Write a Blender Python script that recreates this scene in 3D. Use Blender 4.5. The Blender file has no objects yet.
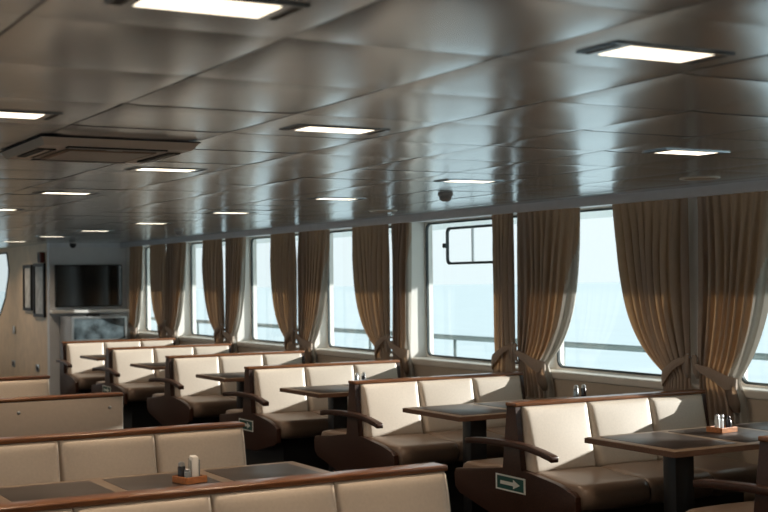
import bpy, bmesh, math, random
from mathutils import Vector, Matrix
random.seed(7)
S = bpy.context.scene
C = S.collection
PI = math.pi
H = 1.60            # eye height
ZC = 2.16           # ceiling height
WX = 5.75           # inner face of the window wall
GX = 5.93           # glass plane

# ------------------------------------------------------------------ materials
def mat(name, col, rough=.5, metal=0., spec=.5, coat=0., emis=None, estr=0.):
    m = bpy.data.materials.new(name); m.use_nodes = True
    b = m.node_tree.nodes['Principled BSDF']
    b.inputs['Base Color'].default_value = (*col, 1)
    b.inputs['Roughness'].default_value = rough
    b.inputs['Metallic'].default_value = metal
    b.inputs['Specular IOR Level'].default_value = spec
    b.inputs['Coat Weight'].default_value = coat
    b.inputs['Coat Roughness'].default_value = .12
    if emis:
        b.inputs['Emission Color'].default_value = (*emis, 1)
        b.inputs['Emission Strength'].default_value = estr
    return m

def texture(m, scale=(1, 1, 1), noise=20., detail=4., amt=.15, bump=0., bdist=.002, rvar=0.):
    """noise variation of the base colour and a noise bump, in object space"""
    nt = m.node_tree; N = nt.nodes; L = nt.links; b = N['Principled BSDF']
    tc = N.new('ShaderNodeTexCoord'); mp = N.new('ShaderNodeMapping')
    mp.inputs['Scale'].default_value = scale
    L.new(tc.outputs['Object'], mp.inputs['Vector'])
    nz = N.new('ShaderNodeTexNoise'); nz.inputs['Scale'].default_value = noise; nz.inputs['Detail'].default_value = detail
    L.new(mp.outputs['Vector'], nz.inputs['Vector'])
    col = tuple(b.inputs['Base Color'].default_value)
    r = N.new('ShaderNodeValToRGB')
    r.color_ramp.elements[0].position = .3; r.color_ramp.elements[1].position = .7
    r.color_ramp.elements[0].color = tuple(c * (1 - amt) for c in col[:3]) + (1,)
    r.color_ramp.elements[1].color = tuple(min(1, c * (1 + amt)) for c in col[:3]) + (1,)
    L.new(nz.outputs['Fac'], r.inputs['Fac']); L.new(r.outputs['Color'], b.inputs['Base Color'])
    if bump:
        bp = N.new('ShaderNodeBump'); bp.inputs['Strength'].default_value = bump; bp.inputs['Distance'].default_value = bdist
        L.new(nz.outputs['Fac'], bp.inputs['Height']); L.new(bp.outputs['Normal'], b.inputs['Normal'])
    if rvar:
        mr = N.new('ShaderNodeMapRange'); ro = b.inputs['Roughness'].default_value
        mr.inputs['To Min'].default_value = max(0, ro - rvar); mr.inputs['To Max'].default_value = ro + rvar
        L.new(nz.outputs['Fac'], mr.inputs['Value']); L.new(mr.outputs['Result'], b.inputs['Roughness'])
    return m

M = {}
M['wood'] = texture(mat('dark_wood', (.040, .0135, .006), .42, coat=.08), (2, 14, 14), 6, 6, .35, .1, .001)
M['cap'] = texture(mat('cap_wood', (.20, .08, .032), .3, coat=.35), (2, 30, 30), 6, 6, .35)
M['cream'] = texture(mat('cream_leather', (.60, .522, .437), .45), (1, 1, 1), 90, 3, .04, .12, .001)
M['seat'] = texture(mat('taupe_leather', (.19, .136, .102), .33), (1, 1, 1), 90, 3, .05, .12, .001)
M['lit_edge_trim'] = mat('lit_edge_trim', (.72, .68, .62), .5)  # pale for window light painted on cushion edges, and for white trim
M['board'] = texture(mat('beige_board', (.50, .42, .345), .45), (1, 1, 1), 40, 3, .03)
M['plinth'] = mat('plinth_black', (.012, .013, .015), .6)
M['table'] = texture(mat('table_wood', (.23, .165, .115), .36, spec=.4), (3, 20, 20), 5, 5, .25)
M['inlay'] = texture(mat('table_inlay', (.036, .026, .022), .36, spec=.4), (2, 25, 25), 5, 5, .3)
M['edge'] = texture(mat('table_edge', (.13, .065, .038), .35), (3, 20, 20), 5, 5, .25)
M['black'] = mat('black_metal', (.007, .008, .010), .45)
M['floor'] = texture(mat('carpet', (.026, .027, .031), .9, spec=.15), (1, 1, 1), 120, 4, .4, .3, .004)
M['white'] = texture(mat('white_paint', (.80, .79, .76), .45), (1, 1, 1), 6, 3, .03)
M['sill'] = texture(mat('sill_paint', (.70, .66, .59), .4), (1, 1, 1), 6, 3, .03)
M['beige'] = texture(mat('beige_wall', (.53, .45, .36), .5), (1, 1, 1), 8, 3, .04)
M['pelmet'] = texture(mat('pelmet_grey', (.74, .77, .82), .4), (1, 1, 1), 8, 3, .04)
M['tan'] = texture(mat('tan_laminate', (.80, .62, .44), .42), (20, 1.5, 1.5), 4, 5, .08)
M['grey'] = texture(mat('grey_wall', (.74, .76, .78), .45), (1, 1, 1), 6, 3, .03)
M['lampframe'] = mat('lamp_frame', (.42, .41, .40), .35)
M['darkslot'] = mat('dark_slot', (.02, .02, .02), .6)
M['lamp'] = mat('lamp_diffuser', (.9, .88, .85), .4, emis=(1, .86, .66), estr=2.6)
M['ac'] = texture(mat('cassette_plastic', (.64, .58, .50), .35), (1, 1, 1), 5, 3, .03)
M['gasket'] = mat('gasket', (.035, .05, .055), .5)
M['screen'] = mat('tv_screen', (.006, .007, .008), .12, coat=.3)
M['steel'] = mat('steel', (.55, .57, .58), .3, metal=.9)
M['cabinet'] = texture(mat('cabinet_grey', (.30, .31, .32), .4), (1, 1, 1), 10, 3, .05)
M['cabglass'] = texture(mat('cabinet_glass', (.10, .13, .145), .12, coat=.6), (1, 1, 1), 7, 4, .8)
M['green'] = mat('sign_green', (.012, .085, .075), .4)
M['signwhite'] = mat('sign_white', (.75, .78, .74), .5)
M['orange'] = texture(mat('tray_wood', (.42, .16, .055), .4), (4, 20, 20), 6, 4, .25)
M['paper'] = mat('napkin_paper', (.82, .82, .80), .8)
M['holder'] = mat('holder_steel', (.45, .52, .56), .25, metal=.6)
M['darkjar'] = mat('dark_jar', (.03, .03, .035), .25)
M['shaker'] = mat('shaker_glass', (.62, .66, .68), .15)
M['art'] = texture(mat('picture_print', (.52, .53, .52), .5), (1, 1, 1), 9, 5, .25)
M['redbox'] = mat('dark_red', (.13, .022, .012), .45)
M['spk'] = mat('speaker_tan', (.30, .22, .15), .5)
M['detector'] = mat('detector_plastic', (.32, .32, .32), .45)
M['deck'] = texture(mat('deck_paint', (.34, .42, .42), .6), (1, 1, 1), 4, 3, .08)
M['hull'] = texture(mat('hull_white', (.78, .80, .80), .45), (1, 1, 1), 3, 3, .03)
M['rail'] = mat('rail_paint', (.16, .21, .22), .5)
M['sea'] = texture(mat('sea_water', (.56, .60, .60), .9, spec=.1), (.25, .06, .25), 1.2, 6, .04)

def ceiling_mat():
    m = mat('ceiling_metal', (.60, .66, .70), .215, metal=.85, spec=.5)
    return texture(m, (1, 1, 1), 2.2, 3, .05, 0, .001, .03)
M['ceiling'] = ceiling_mat()

def cloth_mat(name, col, trans, fac):
    m = bpy.data.materials.new(name); m.use_nodes = True
    nt = m.node_tree; N = nt.nodes; L = nt.links; N.clear()
    out = N.new('ShaderNodeOutputMaterial'); mx = N.new('ShaderNodeMixShader'); mx.inputs[0].default_value = fac
    d = N.new('ShaderNodeBsdfPrincipled'); d.inputs['Roughness'].default_value = .75
    d.inputs['Sheen Weight'].default_value = .15; d.inputs['Specular IOR Level'].default_value = .25
    t = N.new('ShaderNodeBsdfTranslucent'); t.inputs['Color'].default_value = (*trans, 1)
    tc = N.new('ShaderNodeTexCoord'); mp = N.new('ShaderNodeMapping'); mp.inputs['Scale'].default_value = (60, 60, 4)
    nz = N.new('ShaderNodeTexNoise'); nz.inputs['Scale'].default_value = 3.; nz.inputs['Detail'].default_value = 3
    r = N.new('ShaderNodeValToRGB')
    r.color_ramp.elements[0].color = (*[c * .85 for c in col], 1); r.color_ramp.elements[1].color = (*[c * 1.15 for c in col], 1)
    L.new(tc.outputs['Object'], mp.inputs[0]); L.new(mp.outputs[0], nz.inputs['Vector'])
    L.new(nz.outputs['Fac'], r.inputs[0]); L.new(r.outputs[0], d.inputs['Base Color'])
    L.new(d.outputs[0], mx.inputs[1]); L.new(t.outputs[0], mx.inputs[2]); L.new(mx.outputs[0], out.inputs[0])
    return m
M['cloth'] = cloth_mat('curtain_brown', (.43, .345, .28), (.55, .30, .12), .075)
M['lining'] = cloth_mat('curtain_lining', (.47, .44, .39), (.5, .46, .4), .12)

def glass_mat():
    m = bpy.data.materials.new('window_glass'); m.use_nodes = True
    nt = m.node_tree; N = nt.nodes; L = nt.links; N.clear()
    out = N.new('ShaderNodeOutputMaterial'); mx = N.new('ShaderNodeMixShader')
    t = N.new('ShaderNodeBsdfTransparent'); t.inputs[0].default_value = (.93, .97, .97, 1)
    g = N.new('ShaderNodeBsdfGlossy'); g.inputs['Roughness'].default_value = .01
    f = N.new('ShaderNodeFresnel'); ge = N.new('ShaderNodeNewGeometry'); mr = N.new('ShaderNodeMapRange')
    mr.inputs['To Min'].default_value = 1.45; mr.inputs['To Max'].default_value = 1 / 1.45
    L.new(ge.outputs['Backfacing'], mr.inputs['Value']); L.new(mr.outputs['Result'], f.inputs['IOR'])
    L.new(f.outputs[0], mx.inputs[0]); L.new(t.outputs[0], mx.inputs[1]); L.new(g.outputs[0], mx.inputs[2]); L.new(mx.outputs[0], out.inputs[0])
    return m
M['glass'] = glass_mat()

# ------------------------------------------------------------------ mesh helpers
def link(name, bm, m, parent=None, smooth=False, angle=None):
    me = bpy.data.meshes.new(name)
    bmesh.ops.recalc_face_normals(bm, faces=bm.faces[:])
    bm.to_mesh(me); bm.free()
    for k in (m if isinstance(m, (list, tuple)) else [m]):
        me.materials.append(k)
    o = bpy.data.objects.new(name, me); C.objects.link(o)
    if parent: o.parent = parent
    if smooth:
        for p in me.polygons: p.use_smooth = True
        if angle: me.set_sharp_from_angle(angle=math.radians(angle))
    return o

def box(bm, x0, x1, y0, y1, z0, z1, bev=0., seg=2):
    r = bmesh.ops.create_cube(bm, size=1.)
    vs = r['verts']
    for v in vs:
        v.co = Vector(((x0 + x1) / 2 + v.co.x * (x1 - x0), (y0 + y1) / 2 + v.co.y * (y1 - y0), (z0 + z1) / 2 + v.co.z * (z1 - z0)))
    if bev:
        es = list({e for v in vs for e in v.link_edges})
        bmesh.ops.bevel(bm, geom=es, offset=bev, segments=seg, affect='EDGES', profile=.5)
    return bm

def bxo(name, dims, m, parent=None, bev=0., seg=2):
    bm = bmesh.new(); box(bm, *dims, bev=bev, seg=seg)
    return link(name, bm, m, parent, smooth=bev > 0, angle=40)

def prism(bm, pts, axis, a, b, bev=0.):
    """polygon pts in the two other axes, extruded along axis from a to b"""
    def P(p, t):
        return {'x': (t, p[0], p[1]), 'y': (p[0], t, p[1]), 'z': (p[0], p[1], t)}[axis]
    A = [bm.verts.new(P(p, a)) for p in pts]; B = [bm.verts.new(P(p, b)) for p in pts]
    n = len(pts)
    fs = [bm.faces.new(A), bm.faces.new(B[::-1])]
    for i in range(n):
        fs.append(bm.faces.new((A[i], B[i], B[(i + 1) % n], A[(i + 1) % n])))
    if bev:
        es = list({e for f in fs[:2] for e in f.edges})
        bmesh.ops.bevel(bm, geom=es, offset=bev, segments=2, affect='EDGES', profile=.5)
    return bm

def plate_hole(bm, outer, inner, axis, a, b):
    """a slab with a hole, outer and inner being closed outlines"""
    def P(p, t):
        return {'x': (t, p[0], p[1]), 'y': (p[0], t, p[1]), 'z': (p[0], p[1], t)}[axis]
    rings = []
    for t in (a, b):
        es = []; rr = []
        for pts in (outer, inner):
            vs = [bm.verts.new(P(p, t)) for p in pts]
            es += [bm.edges.new((vs[i], vs[(i + 1) % len(vs)])) for i in range(len(vs))]
            rr.append(vs)
        bmesh.ops.triangle_fill(bm, edges=es, use_beauty=True, use_dissolve=False)
        rings.append(rr)
    for k in (0, 1):
        A, B = rings[0][k], rings[1][k]; n = len(A)
        for i in range(n):
            bm.faces.new((A[i], B[i], B[(i + 1) % n], A[(i + 1) % n]))
    return bm

def rrect(x0, x1, z0, z1, r, n=6):
    pts = []
    for cx, cz, a0 in ((x1 - r, z1 - r, 0), (x0 + r, z1 - r, 90), (x0 + r, z0 + r, 180), (x1 - r, z0 + r, 270)):
        for k in range(n + 1):
            a = math.radians(a0 + 90 * k / n)
            pts.append((cx + r * math.cos(a), cz + r * math.sin(a)))
    return pts

def rect(x0, x1, z0, z1):
    return [(x1, z1), (x0, z1), (x0, z0), (x1, z0)]

def lathe(bm, prof, cx, cy, cz, n=24):
    rings = []
    for r, z in prof:
        rings.append([bm.verts.new((cx + r * math.cos(2 * PI * k / n), cy + r * math.sin(2 * PI * k / n), cz + z)) for k in range(n)])
    for i in range(len(rings) - 1):
        for k in range(n):
            bm.faces.new((rings[i][k], rings[i][(k + 1) % n], rings[i + 1][(k + 1) % n], rings[i + 1][k]))
    bm.faces.new(rings[0]); bm.faces.new(rings[-1][::-1])
    return bm

def tube(bm, pts, r, n=8):
    rings = []
    for i, p in enumerate(pts):
        p = Vector(p)
        d = (Vector(pts[min(i + 1, len(pts) - 1)]) - Vector(pts[max(i - 1, 0)])).normalized()
        u = d.cross(Vector((0, 0, 1)))
        if u.length < .01: u = d.cross(Vector((0, 1, 0)))
        u.normalize(); w = d.cross(u)
        rings.append([bm.verts.new(p + (u * math.cos(2 * PI * k / n) + w * math.sin(2 * PI * k / n)) * r) for k in range(n)])
    for i in range(len(rings) - 1):
        for k in range(n):
            bm.faces.new((rings[i][k], rings[i][(k + 1) % n], rings[i + 1][(k + 1) % n], rings[i + 1][k]))
    bm.faces.new(rings[0]); bm.faces.new(rings[-1][::-1])
    return bm

def bar(bm, path, w, t0, t1):
    """a bar of rectangular section along path in the y-z plane; t0..t1 its x extent, w its height"""
    n = len(path); rings = []
    for y, z in path:
        rings.append([bm.verts.new(q) for q in ((t0, y, z - w / 2), (t1, y, z - w / 2), (t1, y, z + w / 2), (t0, y, z + w / 2))])
    for i in range(n - 1):
        for k in range(4):
            bm.faces.new((rings[i][k], rings[i][(k + 1) % 4], rings[i + 1][(k + 1) % 4], rings[i + 1][k]))
    fs = [bm.faces.new(rings[0]), bm.faces.new(rings[-1][::-1])]
    return bm

def empty(name, loc, label, cat, group=None):
    o = bpy.data.objects.new(name, None); C.objects.link(o); o.location = loc
    o.empty_display_size = .1
    return tag(o, label, cat, group)

def tag(o, label, cat, group=None):
    o['label'] = label; o['category'] = cat
    if group: o['group'] = group
    return o

def struct(o):
    o['kind'] = 'structure'; return o

def copy_thing(root, loc, label):
    r = root.copy(); C.objects.link(r); r.location = loc; r['label'] = label
    for ch in list(root.children):
        c = ch.copy(); C.objects.link(c); c.parent = r
        for g in ch.children:
            d = g.copy(); C.objects.link(d); d.parent = c
    return r

ORD = ['nearest', 'second', 'third', 'fourth', 'fifth', 'sixth', 'seventh', 'eighth', 'ninth']

# ------------------------------------------------------------------ camera
yaw, pit, rol, FPX = math.radians(29.328), math.radians(1.0438), math.radians(-.691), 1281.52
fw = Vector((math.sin(yaw) * math.cos(pit), math.cos(yaw) * math.cos(pit), math.sin(pit)))
r0 = Vector((math.cos(yaw), -math.sin(yaw), 0)); u0 = r0.cross(fw)
rr = r0 * math.cos(rol) + u0 * math.sin(rol); uu = u0 * math.cos(rol) - r0 * math.sin(rol)
cam = bpy.data.cameras.new('camera'); co = bpy.data.objects.new('camera', cam); C.objects.link(co)
cam.sensor_width = 36; cam.lens = FPX / 768 * 36
mm = Matrix((rr, uu, -fw)).transposed().to_4x4(); mm.translation = (0, 0, H)
co.matrix_world = mm
cam.dof.use_dof = True; cam.dof.focus_distance = 6.9; cam.dof.aperture_fstop = 4.0
cam.clip_end = 3000
S.camera = co

# ------------------------------------------------------------------ room shell
YE = 17.75          # wall with the television
PX = 4.65           # lengthwise partition beyond it
YF = 24.0
YB = -3.0
XL = -5.75
struct(bxo('floor', (XL - .25, 6.0, YB - .2, YF + .2, -.12, 0), M['floor']))

def make_ceiling():
    bm = bmesh.new()
    xs = [.66 + .6 * k for k in range(-11, 10)]
    ys = [2.69 + .605 * k for k in range(-10, 37)]
    n = 8; g = .0028
    for i in range(len(xs) - 1):
        for j in range(len(ys) - 1):
            xa, xb, ya, yb = xs[i] + g, min(xs[i + 1] - g, 5.70), ys[j] + .001, ys[j + 1] - .001
            if xa > 5.6: continue
            if ya > YE - .1 and xa > PX: continue
            tx, ty = random.gauss(0, .0016), random.gauss(0, .0022)
            bulge = random.uniform(.0014, .0028)
            V = []
            for a in range(n + 1):
                row = []
                for b in range(n + 1):
                    u, v = -1 + 2 * a / n, -1 + 2 * b / n
                    uu_, vv_ = math.copysign(abs(u) ** .75, u), math.copysign(abs(v) ** .7, v)
                    X = (xa + xb) / 2 + uu_ * (xb - xa) / 2; Y_ = (ya + yb) / 2 + vv_ * (yb - ya) / 2
                    z = ZC - bulge * (1 - abs(v) ** 2.4) * (.55 + .45 * (1 - u * u)) + tx * u * .3 + ty * v * .3
                    if abs(u) == 1: z += .003
                    if abs(v) == 1: z += .0004
                    row.append(bm.verts.new((X, Y_, z)))
                V.append(row)
            for a in range(n):
                for b in range(n):
                    bm.faces.new((V[a][b], V[a + 1][b], V[a + 1][b + 1], V[a][b + 1]))
    o = link('ceiling', bm, M['ceiling'], smooth=True, angle=30)
    # make the panels face downwards
    for p in o.data.polygons: pass
    return struct(o)
ceil = make_ceiling()
slab = bxo('trim_4', (XL - .2, 6.0, YB - .2, YF + .2, ZC + .012, ZC + .1), M['darkslot']); struct(slab)

# piers between the windows of the right wall (y of their middle at the curtain plane)
P0, PP = 6.13, 1.955
piers = [P0 + PP * k for k in range(-3, 6)]
FW = {3: .15, 4: .20}
NW = {3: .14}
FARW, NEARW = .25, .04
ZS, ZH = .905, 2.104
wb = bmesh.new()
box(wb, WX, 6.0, YB, YE + .2, 0, ZS - .03)
box(wb, WX, 6.0, YB, YE + .2, ZH, ZC + .01)
wins = []
for k, p in enumerate(piers):
    y1 = p + NEARW if p < YE else YE
    box(wb, WX, 6.0, p - FW.get(k, FARW), p + NW.get(k, NEARW), ZS - .03, ZH)
    if k + 1 < len(piers): wins.append((p + NW.get(k, NEARW), piers[k + 1] - FW.get(k + 1, FARW)))
box(wb, WX, 6.0, YB, piers[0] - FARW, ZS - .03, ZH)
box(wb, WX, 6.0, YE - .32, YE + .2, ZS - .03, ZH)
wins.append((piers[-1] + NEARW, YE - .32))
wr = struct(link('wall_right', wb, [M['white']]))
# lower wall lining, sill board and pelmet
struct(bxo('trim_1', (5.655, WX, YB, YE, 2.096, ZC + .008), M['pelmet'], bev=.004))
struct(bxo('trim_2', (5.725, 5.98, YB, YE - .0, ZS - .055, ZS), M['sill'], bev=.012, seg=3))
struct(bxo('trim_3', (5.738, WX, YB, YE, .09, ZS - .055), M['beige']))
struct(bxo('baseboard_right', (5.73, WX, YB, YE, 0, .09), M['plinth']))

winobjs = []
for i, (a, b) in enumerate(wins):
    bm = bmesh.new()
    plate_hole(bm, rect(a, b, ZS, ZH), rrect(a + .012, b - .012, ZS + .012, ZH - .012, .06), 'x', GX - .006, GX + .012)
    f = struct(link('window_%d' % (i + 1), bm, M['white']))
    bm = bmesh.new()
    plate_hole(bm, rrect(a + .010, b - .010, ZS + .010, ZH - .010, .062), rrect(a + .024, b - .024, ZS + .024, ZH - .024, .052), 'x', GX - .009, GX + .013)
    link('gasket', bm, M['gasket'], f)
    bm = bmesh.new()
    vs = [bm.verts.new((GX, y, z)) for y, z in rrect(a + .014, b - .014, ZS + .014, ZH - .014, .06)]
    bm.faces.new(vs)
    link('pane', bm, M['glass'], f)
    winobjs.append(f)
# the hopper vent in the third window of the photograph (between the piers at 8.1 and 10.1)
va = [i for i, (a, b) in enumerate(wins) if a < 9.0 < b][0]
bm = bmesh.new()
plate_hole(bm, rrect(8.42, 9.41, 1.72, 2.042, .05), rrect(8.441, 9.389, 1.741, 2.021, .034), 'x', GX - .028, GX - .008)
vf = link('vent_sash', bm, M['gasket'], winobjs[va])
bm = bmesh.new(); box(bm, GX - .055, GX - .02, 9.39, 9.43, 1.865, 1.905, .008)
link('latch', bm, M['gasket'], vf)
bm = bmesh.new(); box(bm, GX - .03, GX - .012, 8.99, 9.002, 1.735, 2.027)
link('mullion', bm, M['steel'], vf)

# far wall with the television, bulkhead, partition with pictures
struct(bxo('wall_back', (PX, 6.0, YE, YE + .12, 0, ZC), M['grey']))
struct(bxo('trim_5', (PX, WX, YE - .04, YE, 2.10, ZC), M['pelmet']))
bm = bmesh.new()
hole = [(20.78, 2.09), (20.24, 2.09), (20.20, 2.05), (20.10, 1.83), (20.12, 1.72), (20.36, 1.36), (20.74, 1.09), (21.9, 1.07), (22.05, 1.3), (22.1, 1.8), (22.0, 2.09)]
plate_hole(bm, rect(YE + .12, YF, 0, ZC), hole[::-1], 'x', PX, PX + .1)
struct(link('wall_partition', bm, M['tan']))
bm = bmesh.new()
vs = [bm.verts.new((PX + .05, y, z)) for y, z in hole]; bm.faces.new(vs)
wn = struct(link('window_20', bm, M['glass']))
bm = bmesh.new()
cy, cz = 21.1, 1.6
inner = [(cy + (y - cy) * .965, cz + (z - cz) * .965) for y, z in hole]
plate_hole(bm, hole, inner, 'x', PX - .012, PX + .05)
link('frame', bm, M['gasket'], wn)
BX = 2.3
struct(bxo('wall_cross', (XL, BX, 18.1, 18.2, 0, ZC), M['tan']))
struct(bxo('wall_front', (BX, PX + .1, YF, YF + .12, 0, ZC), M['tan']))
bm = bmesh.new()
box(bm, BX - .12, BX, 18.1, YF, 0, .45); box(bm, BX - .12, BX, 18.1, YF, 2.06, ZC)
for k in range(5):
    y = 18.16 + (YF - 18.2) * k / 4
    box(bm, BX - .12, BX, y - .06, y + .06, .45, 2.06)
struct(link('wall_bow_added', bm, M['white']))  # unseen window wall, added so daylight reaches the tan partition
struct(bxo('wall_rear', (XL, 6.0, YB - .12, YB, 0, ZC), M['beige']))
bm = bmesh.new()
box(bm, XL - .25, XL, YB, 18.2, 0, .9); box(bm, XL - .25, XL, YB, 18.2, 2.08, ZC)
for k in range(-2, 7):
    y = P0 + PP * k
    box(bm, XL - .25, XL, y - .3, y + .3, .9, 2.08)
struct(link('wall_left', bm, M['white']))

# ------------------------------------------------------------------ outside: side deck, rail, added overhang, sea
struct(bxo('exterior_deck', (6.0, 8.2, -8, 26, -.25, -.12), M['deck']))
struct(bxo('added_overhang', (6.0, 8.6, -8, 26, 2.22, 2.40), M['hull']))  # overhang added and made wide enough to keep sun off the island benches
rl = empty('deck_railing', (7.6, 8, -.12), 'grey ship railing on the side deck outside the right windows', 'railing')
bm = bmesh.new(); tube(bm, [(0, -14, 1.07), (0, 14, 1.07)], .028); link('top_rail', bm, M['rail'], rl, True)
for z in (.30, .56, .81):
    bm = bmesh.new(); tube(bm, [(0, -14, z), (0, 14, z)], .012); link('rail_bar', bm, M['rail'], rl, True)
for k in range(15):
    bm = bmesh.new(); y = -13.6 + 1.95 * k
    tube(bm, [(0, y, 0), (0, y, 1.07)], .02); link('post', bm, M['rail'], rl, True)
bm = bmesh.new()
vs = [bm.verts.new(q) for q in ((-900, -900, -7), (1500, -900, -7), (1500, 1500, -7), (-900, 1500, -7))]; bm.faces.new(vs)
struct(link('sea', bm, M['sea']))

# ------------------------------------------------------------------ benches
def cushion(bm, x0, x1, z0, z1, yb, yf0, yf1, r=.032, bulge=.010, n=14):
    """a padded back: flat at y = yb, its front leaning from yf0 (bottom) to yf1 (top); fronts may lie on either side of yb"""
    def prof(e, R):
        t = min(1., e / R); return math.sqrt(max(0, 1 - (1 - t) ** 2))
    ts = [0, .012, .03, .055, .09, .14, .22, .35, .5, .65, .78, .86, .91, .945, .97, .988, 1]
    w, h = x1 - x0, z1 - z0; F = []
    for a in ts:
        row = []
        for b in ts:
            ex, ez = min(a, 1 - a) * w, min(b, 1 - b) * h
            p = .42 + .58 * prof(ex, r) * prof(ez, r)
            yf = yf0 + (yf1 - yf0) * b
            d = (yf - yb) * p
            d += math.copysign(bulge, yf - yb) * math.sin(PI * a) * math.sin(PI * b)
            row.append(bm.verts.new((x0 + a * w, yb + d, z0 + b * h)))
        F.append(row)
    n = len(ts)
    for i in range(n - 1):
        for j in range(n - 1):
            bm.faces.new((F[i][j], F[i + 1][j], F[i + 1][j + 1], F[i][j + 1]))
    rim = [F[i][0] for i in range(n)] + [F[n - 1][j] for j in range(1, n)] + [F[i][n - 1] for i in range(n - 2, -1, -1)] + [F[0][j] for j in range(n - 2, 0, -1)]
    B = [bm.verts.new((v.co.x, yb, v.co.z)) for v in rim]
    for i in range(len(rim)):
        k = (i + 1) % len(rim)
        bm.faces.new((rim[i], rim[k], B[k], B[i]))
    bm.faces.new(B)

def seat_pad(bm, x0, x1, s):
    """profile in (y, z) with a round nose, s = +1 or -1 the side it faces"""
    prof = [(.13, .40), (.13, .525)]
    prof += [(.20, .528), (.32, .520), (.44, .511)]
    for k in range(9):
        a = math.radians(90 - 20 * k)
        prof.append((.535 + .068 * math.cos(a) * 1.0, .435 + .073 * math.sin(a)))
    prof += [(.50, .362), (.40, .362)]
    n = len(prof)
    xs = [x0, x0 + .006, x0 + .02, x0 + .05, (x0 + x1) / 2, x1 - .05, x1 - .02, x1 - .006, x1]
    ins = [.028, .014, .005, .0, -.004, .0, .005, .014, .028]
    rings = []
    cy, cz = .36, .44
    for x, i in zip(xs, ins):
        ring = []
        for y, z in prof:
            d = Vector((y - cy, z - cz)); L = d.length
            q = d * ((L - i) / L)
            ring.append(bm.verts.new((x, s * (cy + q.x), cz + q.y)))
        rings.append(ring)
    for a in range(len(rings) - 1):
        for k in range(n):
            bm.faces.new((rings[a][k], rings[a][(k + 1) % n], rings[a + 1][(k + 1) % n], rings[a + 1][k]))
    bm.faces.new(rings[0]); bm.faces.new(rings[-1][::-1])

def pads(root, x0, x1, n, sides, lit_edge=False):
    ws = n if isinstance(n, list) else [(x1 - x0) / n] * n
    for s in sides:
        for k in range(len(ws)):
            a, b = x0 + sum(ws[:k]) + .002, x0 + sum(ws[:k + 1]) - .002
            bm = bmesh.new(); cushion(bm, a, b, .505, .8795, s * .025, s * .155, s * .062)
            bc = link('backrest_cushion', bm, M['cream'], root, True, 50)
            if lit_edge and s < 0:
                bm = bmesh.new(); pth = []
                for q in range(9):
                    v = .02 + .96 * q / 8
                    pth.append((b - .007, s * (.025 + (.13 - .093 * v) * (.80 if 0 < q < 8 else .62)) - .001, .505 + v * .3745))
                tube(bm, pth, .0042, 8); link('lit_edge_trim', bm, M['lit_edge_trim'], bc, True)  # pale tube painting window light along the cushion's right edge
            bm = bmesh.new(); seat_pad(bm, a, b, s)
            link('seat_cushion', bm, M['seat'], root, True, 50)

def make_window_bench(single=False):
    t = empty('bench', (4.15, 0, 0), '', 'bench', 'cream window benches')
    Lb = 1.375
    bm = bmesh.new()
    wing = [(-.575, .345), (-.54, .322), (-.15, .235), (.15, .235), (.55, .325), (.595, .36), (.602, .435), (.585, .465), (.30, .498), (.086, .522),
            (.043, .880), (-.043, .880), (-.086, .530), (-.17, .528), (-.40, .500), (-.545, .470), (-.572, .450)]
    if single: wing = wing[:3] + [(.05, .235), (.086, .30)] + wing[9:]
    prism(bm, wing, 'x', -.018, .018, .004)
    link('end_panel', bm, M['wood'], t, True, 40)
    bm = bmesh.new()
    path = [(.415, .640), (.36, .648), (.25, .657), (.1, .664), (0, .664), (-.10, .664), (-.2, .659), (-.31, .645), (-.40, .629), (-.425, .622)]
    path = [(y, z + .01) for y, z in path if not single or y < .2]
    bar(bm, path, .034, -.062, -.010)
    bmesh.ops.bevel(bm, geom=bm.edges[:], offset=.006, segments=2, affect='EDGES', profile=.5, clamp_overlap=True)
    link('armrest', bm, M['wood'], t, True, 40)
    bm = bmesh.new(); box(bm, -.022, Lb + .02, -.050, .050, .880, .902, .006, 3)
    link('back_cap', bm, M['cap'], t, True, 40)
    bm = bmesh.new(); prism(bm, [(-.026, .88), (.026, .88), (.026, .36), (-.026, .36)], 'x', .018, Lb)
    link('back_board', bm, M['wood'], t)
    bm = bmesh.new(); prism(bm, [(-.10, .52), (-.047, .88), (.047, .88), (.10, .52), (.10, .36), (-.10, .36)], 'x', Lb - .012, Lb + .018)
    link('wall_end', bm, M['wood'], t)
    bm = bmesh.new(); box(bm, .12, Lb - .03, -.40, .02 if single else .40, 0, .362)
    link('base', bm, M['plinth'], t)
    pads(t, .022, Lb - .012, [.46, .46, .421], (-1,) if single else (-1, 1))
    return t

b0 = make_window_bench()
BY = [4.015, 5.925, 7.83, 9.66, 11.55, 13.43, 15.23]
BL = ['cream window bench cut off by the right edge, only its brown arm and end showing',
      'nearest whole cream window bench, green arrow sign on its end panel',
      'second whole cream window bench from the camera, no sign on its end',
      'third whole cream window bench from the camera, small arrow sign on its end',
      'fourth whole cream window bench from the camera along the windows',
      'fifth whole cream window bench, second in front of the television cabinet',
      'farthest cream window bench, directly below the television cabinet']
for k, y in enumerate(BY):
    if k == 0:
        b0.location = (4.15, y, 0); b0['label'] = BL[0]
    elif k == 6:
        bb = make_window_bench(True); bb.location = (4.15, y, 0); bb['label'] = BL[k]
    else:
        copy_thing(b0, (4.15, y, 0), BL[k])

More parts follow.
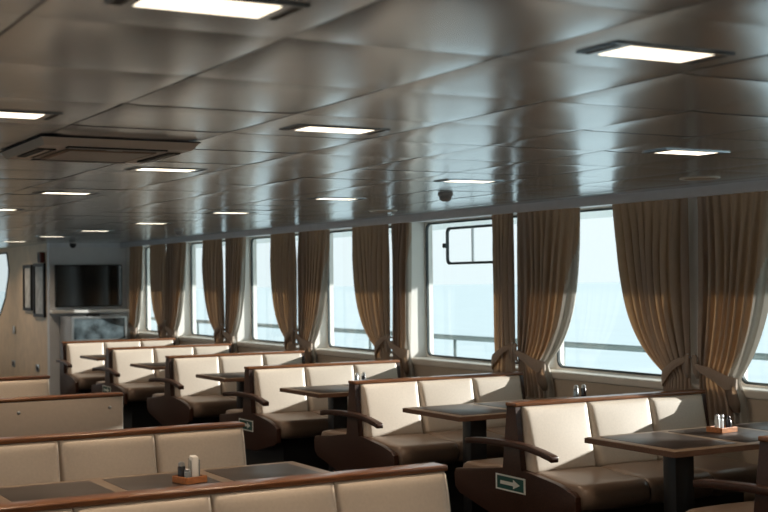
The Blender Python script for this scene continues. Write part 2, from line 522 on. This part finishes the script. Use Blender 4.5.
def make_island_bench(label, y, x0, x1, n, board=False):
    t = empty('island_bench', (x0, y, 0), label, 'bench', 'island benches left of the aisle')
    Lb = x1 - x0
    bm = bmesh.new(); box(bm, -.008, Lb + .006, -.052, .050, .880, .902, .006, 3)
    link('back_cap', bm, M['cap'], t, True, 40)
    bm = bmesh.new(); prism(bm, [(-.026, .88), (.026, .88), (.026, .30), (-.026, .30)], 'x', 0, Lb)
    link('back_board', bm, M['wood'], t)
    bm = bmesh.new(); box(bm, .1, Lb - .08, -.38 if not board else .02, .38, 0, .362)
    link('base', bm, M['plinth'], t)
    if not board:
        pads(t, .002, Lb - .002, n, (-1, 1), True)
    else:
        pads(t, .002, Lb - .002, n, (1,))
        bm = bmesh.new(); box(bm, 0, Lb - .004, -.046, -.026, .30, .879, .003)
        p = link('back_panel', bm, M['board'], t, True, 40)
        bm = bmesh.new(); box(bm, Lb - .004, Lb + .004, -.046, .026, .30, .879)
        link('edge_strip', bm, M['lit_edge_trim'], t)
        for sx in (1.88 - x0, 2.449 - x0):
            bm = bmesh.new()
            lathe(bm, [(.011, 0), (.011, .004), (.006, .007)], 0, 0, 0, 14)
            o = link('screw_cap', bm, M['steel'], p, True, 40)
            o.rotation_euler = (PI / 2, 0, 0); o.location = (sx, -.046, .814)
    return t
make_island_bench('cream island bench in the foreground with a long brown cap, nearest the camera', 4.13, .67, 2.55, 4)
make_island_bench('cream island bench behind the foreground table, three cushions showing', 5.91, .655, 2.49, 4)
make_island_bench('island bench turned away, flat beige back panel with two screw caps', 7.96, .655, 2.532, 4, True)
make_island_bench('farthest cream island bench at the left edge, beyond the flat beige panel', 9.76, .66, 2.54, 4)

# ------------------------------------------------------------------ tables
def make_table(L, W, n, label, loc, group):
    t = empty('table', loc, label, 'table', group)
    bm = bmesh.new(); box(bm, 0, L, -W / 2, W / 2, .733, .76, .006, 2)
    tp = link('tabletop', bm, M['table'], t, True, 40)
    bm = bmesh.new(); plate_hole(bm, rect(-.004, L + .004, -W / 2 - .004, W / 2 + .004), rect(.004, L - .004, -W / 2 + .004, W / 2 - .004), 'z', .730, .757)
    link('edge_band', bm, M['edge'], tp)
    g = .055; w = (L - g * (n + 1)) / n
    for k in range(n):
        a = g + k * (w + g)
        bm = bmesh.new(); box(bm, a, a + w, -W / 2 + g, W / 2 - g, .758, .7615, .001)
        link('inlay', bm, M['inlay'], tp, True, 40)
    for px in ([.33, L - .33] if L > 1.6 else [.33]):
        bm = bmesh.new(); box(bm, px - .065, px + .065, -.05, .05, .02, .732, .012)
        link('pedestal', bm, M['black'], t, True, 40)
        bm = bmesh.new(); box(bm, px - .2, px + .25, -.2, .2, 0, .02, .006)
        link('foot_plate', bm, M['black'], t, True, 40)
    if L <= 1.6:
        bm = bmesh.new(); box(bm, L - .12, L - .06, -.06, .06, 0, .732, .01)
        link('wall_leg', bm, M['black'], t, True, 40)
    return t
TL = ['brown window table at lower right with an orange-brown tray on it',
      'brown window table between the first and second whole window benches',
      'brown window table between the second and third whole window benches',
      'brown window table between the third and fourth whole window benches',
      'brown window table between the fourth and fifth whole window benches',
      'farthest brown window table, in front of the bench below the television']
TY = [5.02, 6.92, 8.84, 10.66, 12.54, 14.38]
t0 = make_table(1.44, .68, 3, TL[0], (4.21, TY[0], 0), 'tables along the windows')
for k in range(1, 6): copy_thing(t0, (4.21, TY[k], 0), TL[k])
make_table(1.90, .80, 4, 'long brown island table with dark panels behind the foreground bench', (.65, 5.03, 0), 'island table')

# ------------------------------------------------------------------ table caddies
def tray_bm(w, d, h):
    bm = bmesh.new()
    box(bm, -w / 2, w / 2, -d / 2, d / 2, 0, .008)
    for s in (-1, 1):
        box(bm, -w / 2, w / 2, s * d / 2 - .004, s * d / 2 + .004, 0, h, .002)
        box(bm, s * w / 2 - .004, s * w / 2 + .004, -d / 2, d / 2, 0, h, .002)
    return bm
def shaker(parent_loc, name, m, r, h, label, grp):
    o = empty(name, parent_loc, label, 'shaker', grp)
    bm = bmesh.new(); lathe(bm, [(r * .9, 0), (r, .006), (r, h * .72), (r * .8, h * .78)], 0, 0, 0, 18); link('body', bm, m, o, True, 40)
    bm = bmesh.new(); lathe(bm, [(r * .86, h * .775), (r * .86, h * .93), (r * .5, h)], 0, 0, 0, 18); link('cap', bm, M['steel'], o, True, 40)
    return o
def napkins(loc, rz, label, grp):
    o = empty('napkin_holder', loc, label, 'napkin holder', grp); o.rotation_euler.z = rz
    bm = bmesh.new(); box(bm, -.038, .038, -.020, -.017, 0, .085, .001); box(bm, -.038, .038, .017, .020, 0, .085, .001); box(bm, -.038, .038, -.020, .020, 0, .004)
    link('frame', bm, M['holder'], o)
    bm = bmesh.new(); box(bm, -.036, .036, -.0145, .0145, .005, .098, .004); link('napkin_stack', bm, M['paper'], o, True, 40)
    return o
TZ = .762
def caddy(x, y, rz, where, w=.14):
    c = math.cos(rz); s = math.sin(rz)
    P = lambda a, b, z: (x + a * c - b * s, y + a * s + b * c, z)
    o = tag(link('condiment_tray', tray_bm(w, .10, .028), M['orange'], None), 'shallow orange-brown wooden tray ' + where, 'tray', 'condiment trays')
    o.location = (x, y, TZ); o.rotation_euler.z = rz
    z = TZ + .0085
    return P, z
# on the near window table
P, z = caddy(4.94, 5.12, .1, 'on the lower right window table', .125)
for a, h in ((-.042, .088), (-.013, .080)):
    shaker(P(a, -.005, z), 'glass_shaker', M['shaker'], .014, h, 'taller pale glass shaker, left one in the near window table tray' if h > .08 else 'shorter pale glass shaker, middle of the near window table tray', 'glass shakers')
shaker(P(.016, .012, z), 'pepper_mill', M['shaker'], .013, .082, 'pale shaker beside the dark bottle in the near window table tray', 'glass shakers')
o = empty('sauce_bottle', P(.042, -.012, z), 'small dark bottle at the right end of the near window tray', 'bottle')
bm = bmesh.new(); lathe(bm, [(.014, 0), (.016, .006), (.016, .045), (.008, .058)], 0, 0, 0, 16); link('body', bm, M['darkjar'], o, True, 40)
bm = bmesh.new(); lathe(bm, [(.009, .0575), (.009, .07), (.006, .074)], 0, 0, 0, 16); link('cap', bm, M['darkjar'], o, True, 40)
# on the island table
P, z = caddy(1.915, 5.09, .25, 'on the foreground island table', .10)
napkins(P(.022, .0, z), 1.35, 'white napkins in a steel holder on the island table tray', 'napkin holders')
shaker(P(-.030, .016, z), 'dark_shaker', M['darkjar'], .016, .078, 'dark shaker at the back of the island table tray', 'dark shakers')
shaker(P(-.028, -.024, z), 'steel_shaker', M['holder'], .014, .052, 'short steel shaker at the front of the island table tray', 'steel shakers')
# behind the first and second benches
for (x, y, w) in ((5.40, 6.93, 'second'), (4.76, 8.88, 'third')):
    P, z = caddy(x, y, .1, 'on the %s window table from the camera, mostly hidden' % w)
    shaker(P(-.035, 0, z), 'steel_shaker', M['holder'], .018, .100, 'steel shaker peeping over the bench, on the %s window table' % w, 'steel shakers')
    shaker(P(.035, 0, z), 'dark_shaker', M['darkjar'], .018, .100, 'dark shaker peeping over the bench, on the %s window table' % w, 'dark shakers')

# ------------------------------------------------------------------ arrow signs on the bench ends
def arrow_sign(y, z, label, w=.288, h=.088):
    o = empty('arrow_sign', (4.1315, y, z), label, 'sign', 'green arrow signs on the bench ends')
    bm = bmesh.new(); box(bm, -.003, 0, -w / 2, w / 2, -h / 2, h / 2); link('plate', bm, M['signwhite'], o)
    bm = bmesh.new(); box(bm, -.0042, -.003, -w / 2 + .016, w / 2 - .016, -h / 2 + .009, h / 2 - .009); link('field', bm, M['green'], o)
    bm = bmesh.new()
    pts = [(.095, -.010), (.095, .010), (-.03, .010), (-.03, .026), (-.095, 0), (-.03, -.026), (-.03, -.010)]
    prism(bm, pts, 'x', -.0054, -.0042); link('arrow', bm, M['signwhite'], o)
    return o
arrow_sign(BY[1] + .012, .447, 'green sign with white right arrow on the nearest whole window bench')
arrow_sign(BY[3] + .02, .428, 'small green arrow sign on the third whole window bench, left-centre')
arrow_sign(BY[5] + .02, .45, 'tiny arrow sign low on the fifth window bench, above the beige panel')

# ------------------------------------------------------------------ curtains
def curtain(y0, s, W, label, far_side=False, seed=0, narrow=.38, gap=.035, tie=True):
    """y0 the pier, s = +1 spreads away from the camera, -1 towards it"""
    rnd = random.Random(seed)
    ZT, ZP, ZB = 2.097, .955, .70
    XC = 5.692
    nu, nv = 150, 46
    nf = max(5, round(W / .085)); ph = rnd.uniform(0, 6)
    jit = [rnd.uniform(-.35, .35) for _ in range(nf + 2)]
    amp = [rnd.uniform(.7, 1.25) for _ in range(nf + 2)]
    def width(t):
        if t <= 1: return W * (1 - .12 * t - (1 - .12 - narrow) * t ** (3.2 if far_side and W == .66 else 4.2))
        q = (t - 1) / ((ZP - ZB) / (ZT - ZP))
        return W * narrow * (1 + .22 * math.sin(min(q, 1) * PI / 2)) 
    bm = bmesh.new(); V = []
    for j in range(nv + 1):
        t = 1.0 * (j / nv) * (ZT - ZB) / (ZT - ZP)
        w = width(t); row = []
        tight = math.exp(-((t - 1) / .10) ** 2) if tie else 0
        for i in range(nu + 1):
            u = i / nu
            f = u * nf; k = int(min(f, nf - 1e-6)); fr = f - k
            jj = jit[k] * (1 - fr) + jit[k + 1] * fr; aa = amp[k] * (1 - fr) + amp[k + 1] * fr
            ang = 2 * PI * (f + .55 * jj) + ph
            a = .023 * aa * (1 + .25 * math.sin(3.1 * t + jj * 4)) * (1 - .55 * tight)
            a *= min(1, .45 + 2.2 * t)
            dx = a * math.sin(ang) + .25 * a * math.sin(2 * ang + jj * 5)
            # a fold also shifts sideways as the cloth is gathered
            dy = -.35 * a * math.sin(2 * ang) * (1 if t < 1 else .6)
            # belly: the cloth bows out of the wall plane near the tie
            uu_ = u + .06 * math.sin(2 * PI * u) * math.sin(min(t, 1) * PI)
            x = XC + dx - .018 * math.sin(PI * u) * (.3 + tight)
            if far_side and u > .80:
                q = (u - .80) / .20
                x += .020 * q * q
            # diagonal: the free edge is tied lower than the pier edge
            z = ZT - (ZT - ZB) * j / nv
            y = y0 + s * (gap + w * uu_) + s * dy
            row.append(bm.verts.new((min(x, 5.722), y, z)))
        V.append(row)
    for j in range(nv):
        for i in range(nu):
            f = bm.faces.new((V[j][i], V[j + 1][i], V[j + 1][i + 1], V[j][i + 1]))
            tq = (j + .5) / nv * (ZT - ZB) / (ZT - ZP)
            if far_side and (i + .5) / nu > 1 - .24 * max(0, min(tq, 1.15) - .12): f.material_index = 1
    o = link('curtain', bm, [M['cloth'], M['lining']], None, True)
    tag(o, label, 'curtain', 'brown tied curtains along the windows')
    if tie:
        bm = bmesh.new(); wt = W * narrow; n = 40
        # a band around the gathered cloth, rising from the free edge to the hook on the pier
        R = []
        top = 1.075 if s > 0 else 1.035
        for k in range(n):
            a = 2 * PI * k / n
            cu = .5 - .5 * math.cos(a)            # 0 at the pier edge, 1 at the free edge
            y = y0 + s * (gap - .004 + (wt + .015) * cu)
            front = math.sin(a) > 0
            x = XC - .010 - .050 * math.sin(a) * (1 if front else .55)
            zc = top - (top - .925) * cu ** 1.25
            hb = .016 + .034 * cu ** .8
            col = []
            for q in range(7):
                v = q / 6 * 2 - 1
                rip = .006 * math.sin(2.6 * v * PI + 3 * cu + seed) * math.sin(PI * min(1, cu + .15)) if front else 0
                col.append(bm.verts.new((x - .008 * (1 - v * v) * (1 if front else 0) + rip, y, zc + hb * v + .004 * math.sin(9 * cu + seed))))
            R.append(col)
        for k in range(n):
            A, B = R[k], R[(k + 1) % n]
            for q in range(6): bm.faces.new((A[q], B[q], B[q + 1], A[q + 1]))
        tb = link('tieback', bm, [M['cloth']], o, True)
        bm = bmesh.new()
        # the loose tail of the tie on the pier
        yh = y0 + s * .034
        pts = [(5.66, yh, 1.10), (5.652, yh + s * .004, 1.06), (5.66, yh + s * .006, .99), (5.672, yh + s * .012, .95)]
        for k in range(3):
            (xa, ya, za), (xb, yb, zb) = pts[k], pts[k + 1]
            wa, wb_ = (.035, .05, .042, .018)[k], (.035, .05, .042, .018)[k + 1]
            box_v = [bm.verts.new(q) for q in ((xa, ya - wa / 2, za), (xa, ya + wa / 2, za), (xb, yb + wb_ / 2, zb), (xb, yb - wb_ / 2, zb))]
            bm.faces.new(box_v)
        bmesh.ops.remove_doubles(bm, verts=bm.verts[:], dist=.0005)
        bmesh.ops.solidify(bm, geom=bm.faces[:], thickness=.004)
        link('tail', bm, [M['cloth']], tb, True)
        if far_side:
            bm = bmesh.new(); ye = y0 + s * (gap + wt - .02)
            pr = [(5.655, ye, .93, .03), (5.648, ye + s * .02, .88, .05), (5.655, ye + s * .03, .82, .055), (5.668, ye + s * .035, .765, .03)]
            rows_ = [[bm.verts.new((x - .006 * (q % 2), y + w_ * (q / 2 - 1), z)) for q in range(5)] for x, y, z, w_ in pr]
            for a in range(3):
                for q in range(4): bm.faces.new((rows_[a][q], rows_[a][q + 1], rows_[a + 1][q + 1], rows_[a + 1][q]))
            bmesh.ops.solidify(bm, geom=bm.faces[:], thickness=.004)
            link('loose_end', bm, [M['cloth']], tb, True)
        bm = bmesh.new(); tube(bm, [(WX, yh, 1.075), (5.70, yh, 1.075), (5.675, yh, 1.085), (5.665, yh, 1.105)], .006); link('hook', bm, M['steel'], tb, True)
    return o

pn = {-1: 'pier beyond the right edge', 0: 'pier nearest the right edge', 1: 'second pier from the right', 2: 'third pier from the right',
      3: 'fourth pier from the right', 4: 'fifth pier from the right', 5: 'sixth pier, by the television'}
WN = {-1: .74, 0: .76, 1: .30, 2: .70, 3: .58, 4: .60, 5: .62}   # spreading away from the camera
WF = {0: .66, 1: .76, 2: .34, 3: .66, 4: .56, 5: .66}            # spreading towards the camera
DN = {1: -.025, 2: -.025, 3: .0}; DF = {1: .0, 2: .0, 3: -.04}
NN = {1: .92}; NF = {2: .85, 1: .45, 0: .50}
for k in range(0, 6):
    y = P0 + PP * k
    curtain(y + DN.get(k, 0), 1, WN[k], 'brown curtain tied back left of the ' + pn[k], False, 11 + k, NN.get(k, .31))
    curtain(y + DF.get(k, 0), -1, WF[k], 'brown curtain tied back right of the ' + pn[k], True, 41 + k, NF.get(k, .44))
curtain(P0 - PP, 1, .74, 'added brown curtain of the rightmost window, out of view', False, 77, .4)  # unseen curtain put in to shape the sun on the cut-off bench
curtain(YE - .33, -1, .50, 'farthest brown curtain, against the corner beside the television', True, 78, .5)

# ------------------------------------------------------------------ ceiling lights
def make_light():
    t = empty('ceiling_light', (0, 0, ZC - .004), '', 'ceiling light', 'rectangular ceiling lights')
    bm = bmesh.new()
    plate_hole(bm, rect(-.19, .19, -.08, .08), rect(-.136, .136, -.064, .064), 'z', -.0025, .002)
    f = link('frame', bm, M['ceiling'], t)
    for s in (-1, 1):
        bm = bmesh.new(); box(bm, min(s * .160, s * .186), max(s * .160, s * .180), -.066, .066, -.003, -.001); link('end_slot', bm, M['darkslot'], f)
    bm = bmesh.new(); box(bm, -.136, .136, -.064, .064, -.0022, .0); link('diffuser', bm, M['lamp'], t)
    ld = bpy.data.lights.new('lamp_light', 'AREA'); ld.shape = 'RECTANGLE'; ld.size = .24; ld.size_y = .11
    ld.spread = math.radians(140); ld.energy = 7.0; ld.color = (1, .76, .54)
    lo = bpy.data.objects.new('lamp_light', ld); C.objects.link(lo); lo.parent = t; lo.location = (0, 0, -.008)
    return t
rows = [(.955, [2.41, 4.26, .6, 6.1, 7.9, 9.8, 11.7, 13.5], 2, ['big lit ceiling light cut by the top edge, nearest the camera at upper left', 'lit ceiling light cut by the left edge, left of the air conditioner']),
        (2.165, [2.45, 4.215, 6.05, 7.85, 9.75, .6, 11.65, 13.5, 15.3, 17.2], 5,
         ['big lit ceiling light at upper right, nearest the camera above the aisle', 'second ceiling light of the aisle row, right of the air conditioner',
          'third ceiling light of the aisle row, just beyond the air conditioner', 'fourth ceiling light of the aisle row, left of the air conditioner corner below',
          'fifth ceiling light of the aisle row, cut by the left edge']),
        (4.02, [4.36, 6.15, 7.81, 9.69, 11.65, 13.46, 15.2, 17.08, .6, 2.45, 18.95, 20.8, 22.6], 8,
         ['ceiling light over the window bench ends, ' + q for q in ('nearest, at right', 'second nearest, by the smoke detector', 'third nearest', 'fourth nearest', 'fifth nearest', 'sixth nearest', 'seventh nearest', 'farthest, by the tan partition')])]
dim = []
proto = make_light()
for x, ys, n, labs in rows:
    for k, y in enumerate(ys):
        lab = labs[k] if k < n else 'added rectangular ceiling light out of view, for fill light'  # unseen fixtures continue the rows, added for fill light
        if proto is not None:
            o = proto; proto.location.x, proto.location.y = x, y; proto['label'] = lab; first = proto; proto = None
        else:
            o = copy_thing(first, (x, y, ZC - .004), lab)
        if x > 4:                                  # the window row burns dimmer
            for c in o.children:
                if c.type == 'LIGHT':
                    if not dim: dim.append(c.data.copy()); dim[0].energy = 5.
                    c.data = dim[0]
        if k >= n: o['group'] = 'added ceiling lights out of view'

# ------------------------------------------------------------------ air-conditioning cassette
ac = empty('air_conditioner', (1.55, 5.15, ZC - .007), 'square beige ceiling air conditioning cassette with dark slots', 'air conditioner')
bm = bmesh.new()
prism(bm, [(-.315, 0), (.315, 0), (.295, -.028), (-.295, -.028)], 'y', -.34, .34)
for v in bm.verts:
    if v.co.z < -.01: v.co.y *= .91
link('panel', bm, M['ac'], ac)
bm = bmesh.new(); box(bm, -.318, .318, -.343, .343, -.001, .004); link('gap_shade_plate', bm, M['darkslot'], ac)  # dark plate painting the shade between panel and ceiling
for n_, d in (('slot', (-.20, .20, -.29, -.25)), ('slot', (-.20, .20, .25, .29)), ('slot', (-.285, -.215, -.17, .17)), ('slot', (.235, .285, -.20, .20))):
    bm = bmesh.new(); box(bm, *d, -.033, -.028); s_ = link(n_, bm, M['darkslot'], ac)
    bm = bmesh.new()
    if d[1] - d[0] > .2: box(bm, d[0] + .006, d[1] - .006, d[2] + .012, d[3] - .022, -.0365, -.033)
    else: box(bm, d[0] + .03, d[1] - .025, d[2] + .006, d[3] - .006, -.0355, -.033)
    link('flap', bm, M['ac'], s_)
bm = bmesh.new(); box(bm, -.185, .185, -.2, .2, -.036, -.029, .004); gl = link('intake_grille', bm, M['spk'], ac, True, 40)
bm = bmesh.new()
for k in range(16):
    y = -.18 + .36 * k / 15
    box(bm, -.165, .165, y - .005, y + .005, -.0375, -.036)
link('louvre', bm, M['ac'], gl)
bm = bmesh.new(); box(bm, -.03, .03, -.245, -.225, -.034, -.030); link('display', bm, M['signwhite'], ac)

# ------------------------------------------------------------------ detectors, dome camera, speakers
def detector(x, y, label, r=.05, m='detector'):
    o = empty('smoke_detector', (x, y, ZC), label, 'smoke detector', 'ceiling detectors')
    bm = bmesh.new(); lathe(bm, [(r, .0), (r, -.016), (r * .92, -.020)], 0, 0, 0, 24); link('base', bm, M['lampframe'], o, True, 40)
    bm = bmesh.new(); lathe(bm, [(r * .84, -.019), (r * .80, -.040), (r * .45, -.055), (r * .3, -.056)], 0, 0, 0, 24); link('body', bm, M[m], o, True, 40)
    return o
detector(4.455, 7.10, 'grey smoke detector on the ceiling left of the window with black vent')
detector(4.83, 13.1, 'small grey smoke detector on the ceiling above the far curtains')
o = empty('dome_camera', (4.83, 17.2, ZC), 'small dark dome camera on the ceiling above the television', 'camera')
bm = bmesh.new(); lathe(bm, [(.05, 0), (.05, -.025)], 0, 0, 0, 20); link('base', bm, M['lampframe'], o, True, 40)
bm = bmesh.new(); lathe(bm, [(.042, -.024), (.044, -.045), (.034, -.07), (.012, -.085)], 0, 0, 0, 20); link('dome', bm, M['black'], o, True, 40)
for x, y, w in ((5.15, 5.48, 'nearer the camera, at upper right'), (5.08, 9.05, 'farther from the camera, over the third pier')):
    o = empty('ceiling_speaker', (x, y, ZC - .002), 'round tan ceiling speaker close to the windows, ' + w, 'speaker', 'round ceiling speakers')
    bm = bmesh.new(); lathe(bm, [(.115, 0), (.115, -.006), (.10, -.009), (.098, -.004)], 0, 0, 0, 32); link('ring', bm, M['ac'], o, True, 40)
    bm = bmesh.new(); lathe(bm, [(.097, -.003), (.09, -.008), (.03, -.010)], 0, 0, 0, 32); link('mesh_cover', bm, M['spk'], o, True, 40)

# ------------------------------------------------------------------ television corner
tv = empty('television', (5.19, YE - .05, 1.56), 'large black flat television on the far wall', 'television')
bm = bmesh.new(); box(bm, -.475, .475, -.025, .02, -.295, .295, .006); link('casing', bm, M['black'], tv, True, 40)
bm = bmesh.new(); box(bm, -.462, .462, -.027, -.0245, -.278, .282); link('screen', bm, M['screen'], tv)
bm = bmesh.new(); box(bm, -.1, .1, .02, .05, -.1, .1); link('mount', bm, M['black'], tv)
cb = empty('cabinet', (5.17, 17.44, 0), 'grey cabinet with a framed dark glass front below the television', 'cabinet')
bm = bmesh.new(); box(bm, -.39, .39, -.29, .29, 0, 1.145, .004); link('body', bm, M['cabinet'], cb, True, 40)
bm = bmesh.new(); plate_hole(bm, rect(-.385, .385, .80, 1.135), rect(-.355, .355, .835, 1.115), 'y', -.306, -.291); d = link('door', bm, M['steel'], cb)
bm = bmesh.new(); box(bm, -.355, .355, -.300, -.292, .835, 1.115); link('glass', bm, M['cabglass'], d)
o = tag(bxo('media_box', (-.08, .08, -.06, .06, 0, .03), M['black'], bev=.004), 'small flat black box lying on top of the grey cabinet', 'media box'); o.location = (5.13, 17.3, 1.145)
o = tag(bxo('white_shelf', (PX, 5.745, 17.60, YE, 1.185, 1.225), M['white'], bev=.003), 'white wall ledge between the television and the grey cabinet', 'shelf')
for y0, y1, z0, z1, w in ((18.64, 19.12, 1.205, 1.875, 'farther of two'), (17.93, 18.52, 1.125, 1.885, 'nearer of two')):
    o = empty('picture', (PX, (y0 + y1) / 2, (z0 + z1) / 2), w + ' dark framed pictures on the tan partition', 'picture', 'pictures on the partition')
    a, b = (y1 - y0) / 2, (z1 - z0) / 2
    bm = bmesh.new(); plate_hole(bm, rect(-a, a, -b, b), rect(-a + .045, a - .045, -b + .045, b - .045), 'x', -.035, -.001); link('frame', bm, M['black'], o)
    bm = bmesh.new(); box(bm, -.014, -.001, -a + .045, a - .045, -b + .045, b - .045); link('print', bm, M['art'], o)
o = empty('alarm_box', (PX, 18.05, 1.965), 'small dark red box high on the tan partition above the pictures', 'alarm')
bm = bmesh.new(); box(bm, -.07, 0, -.08, .08, -.075, .075, .01); link('housing', bm, M['redbox'], o, True, 40)
bm = bmesh.new(); box(bm, -.074, -.068, -.05, .05, -.05, .05, .002); link('cover', bm, M['darkslot'], o, True, 40)
for y, z, w in ((19.85, .385, 'left of two'), (18.40, .395, 'right of two')):
    o = empty('wall_socket', (PX, y, z), w + ' small steel wall sockets low on the tan partition', 'socket', 'sockets on the partition')
    bm = bmesh.new(); box(bm, -.012, 0, -.09, .09, -.05, .05, .003); link('plate', bm, M['steel'], o, True, 40)
    bm = bmesh.new(); box(bm, -.014, -.012, -.05, .05, -.03, .03); link('insert', bm, M['black'], o)
o = tag(bxo('door_latch', (-.03, 0, -.05, .05, -.06, .06), M['steel'], bev=.008), 'small metal latch on the tan partition left of the pictures', 'latch'); o.location = (PX, 19.75, .90)

# ------------------------------------------------------------------ light
sun = bpy.data.lights.new('sun', 'SUN'); sun.energy = 10.; sun.angle = math.radians(.6); sun.color = (1, .96, .90)
so = bpy.data.objects.new('sun', sun); C.objects.link(so)
so.rotation_euler = Vector((-1, .285, -.255)).to_track_quat('-Z', 'Y').to_euler()
so.location = (30, -8, 9)

w = bpy.data.worlds.new('world'); S.world = w; w.use_nodes = True
N = w.node_tree.nodes; L = w.node_tree.links
bg = N['Background']; tc = N.new('ShaderNodeTexCoord'); sx = N.new('ShaderNodeSeparateXYZ'); rp = N.new('ShaderNodeValToRGB')
L.new(tc.outputs['Generated'], sx.inputs[0]); L.new(sx.outputs['Z'], rp.inputs[0]); L.new(rp.outputs[0], bg.inputs['Color'])
e = rp.color_ramp.elements
e[0].position = 0.0; e[0].color = (.82, .92, .945, 1)
e[1].position = .5; e[1].color = (.52, .76, .90, 1)
q = rp.color_ramp.elements.new(.10); q.color = (.86, .935, .955, 1)
bg.inputs['Strength'].default_value = 1.1

S.view_settings.view_transform = 'Standard'; S.view_settings.look = 'None'
S.view_settings.exposure = .08; S.view_settings.gamma = 1.; S.view_settings.use_curve_mapping = False
S.cycles.use_denoising = True
S.cycles.max_bounces = 10; S.cycles.diffuse_bounces = 5; S.cycles.glossy_bounces = 4; S.cycles.transparent_max_bounces = 10
S.cycles.sample_clamp_indirect = 6.
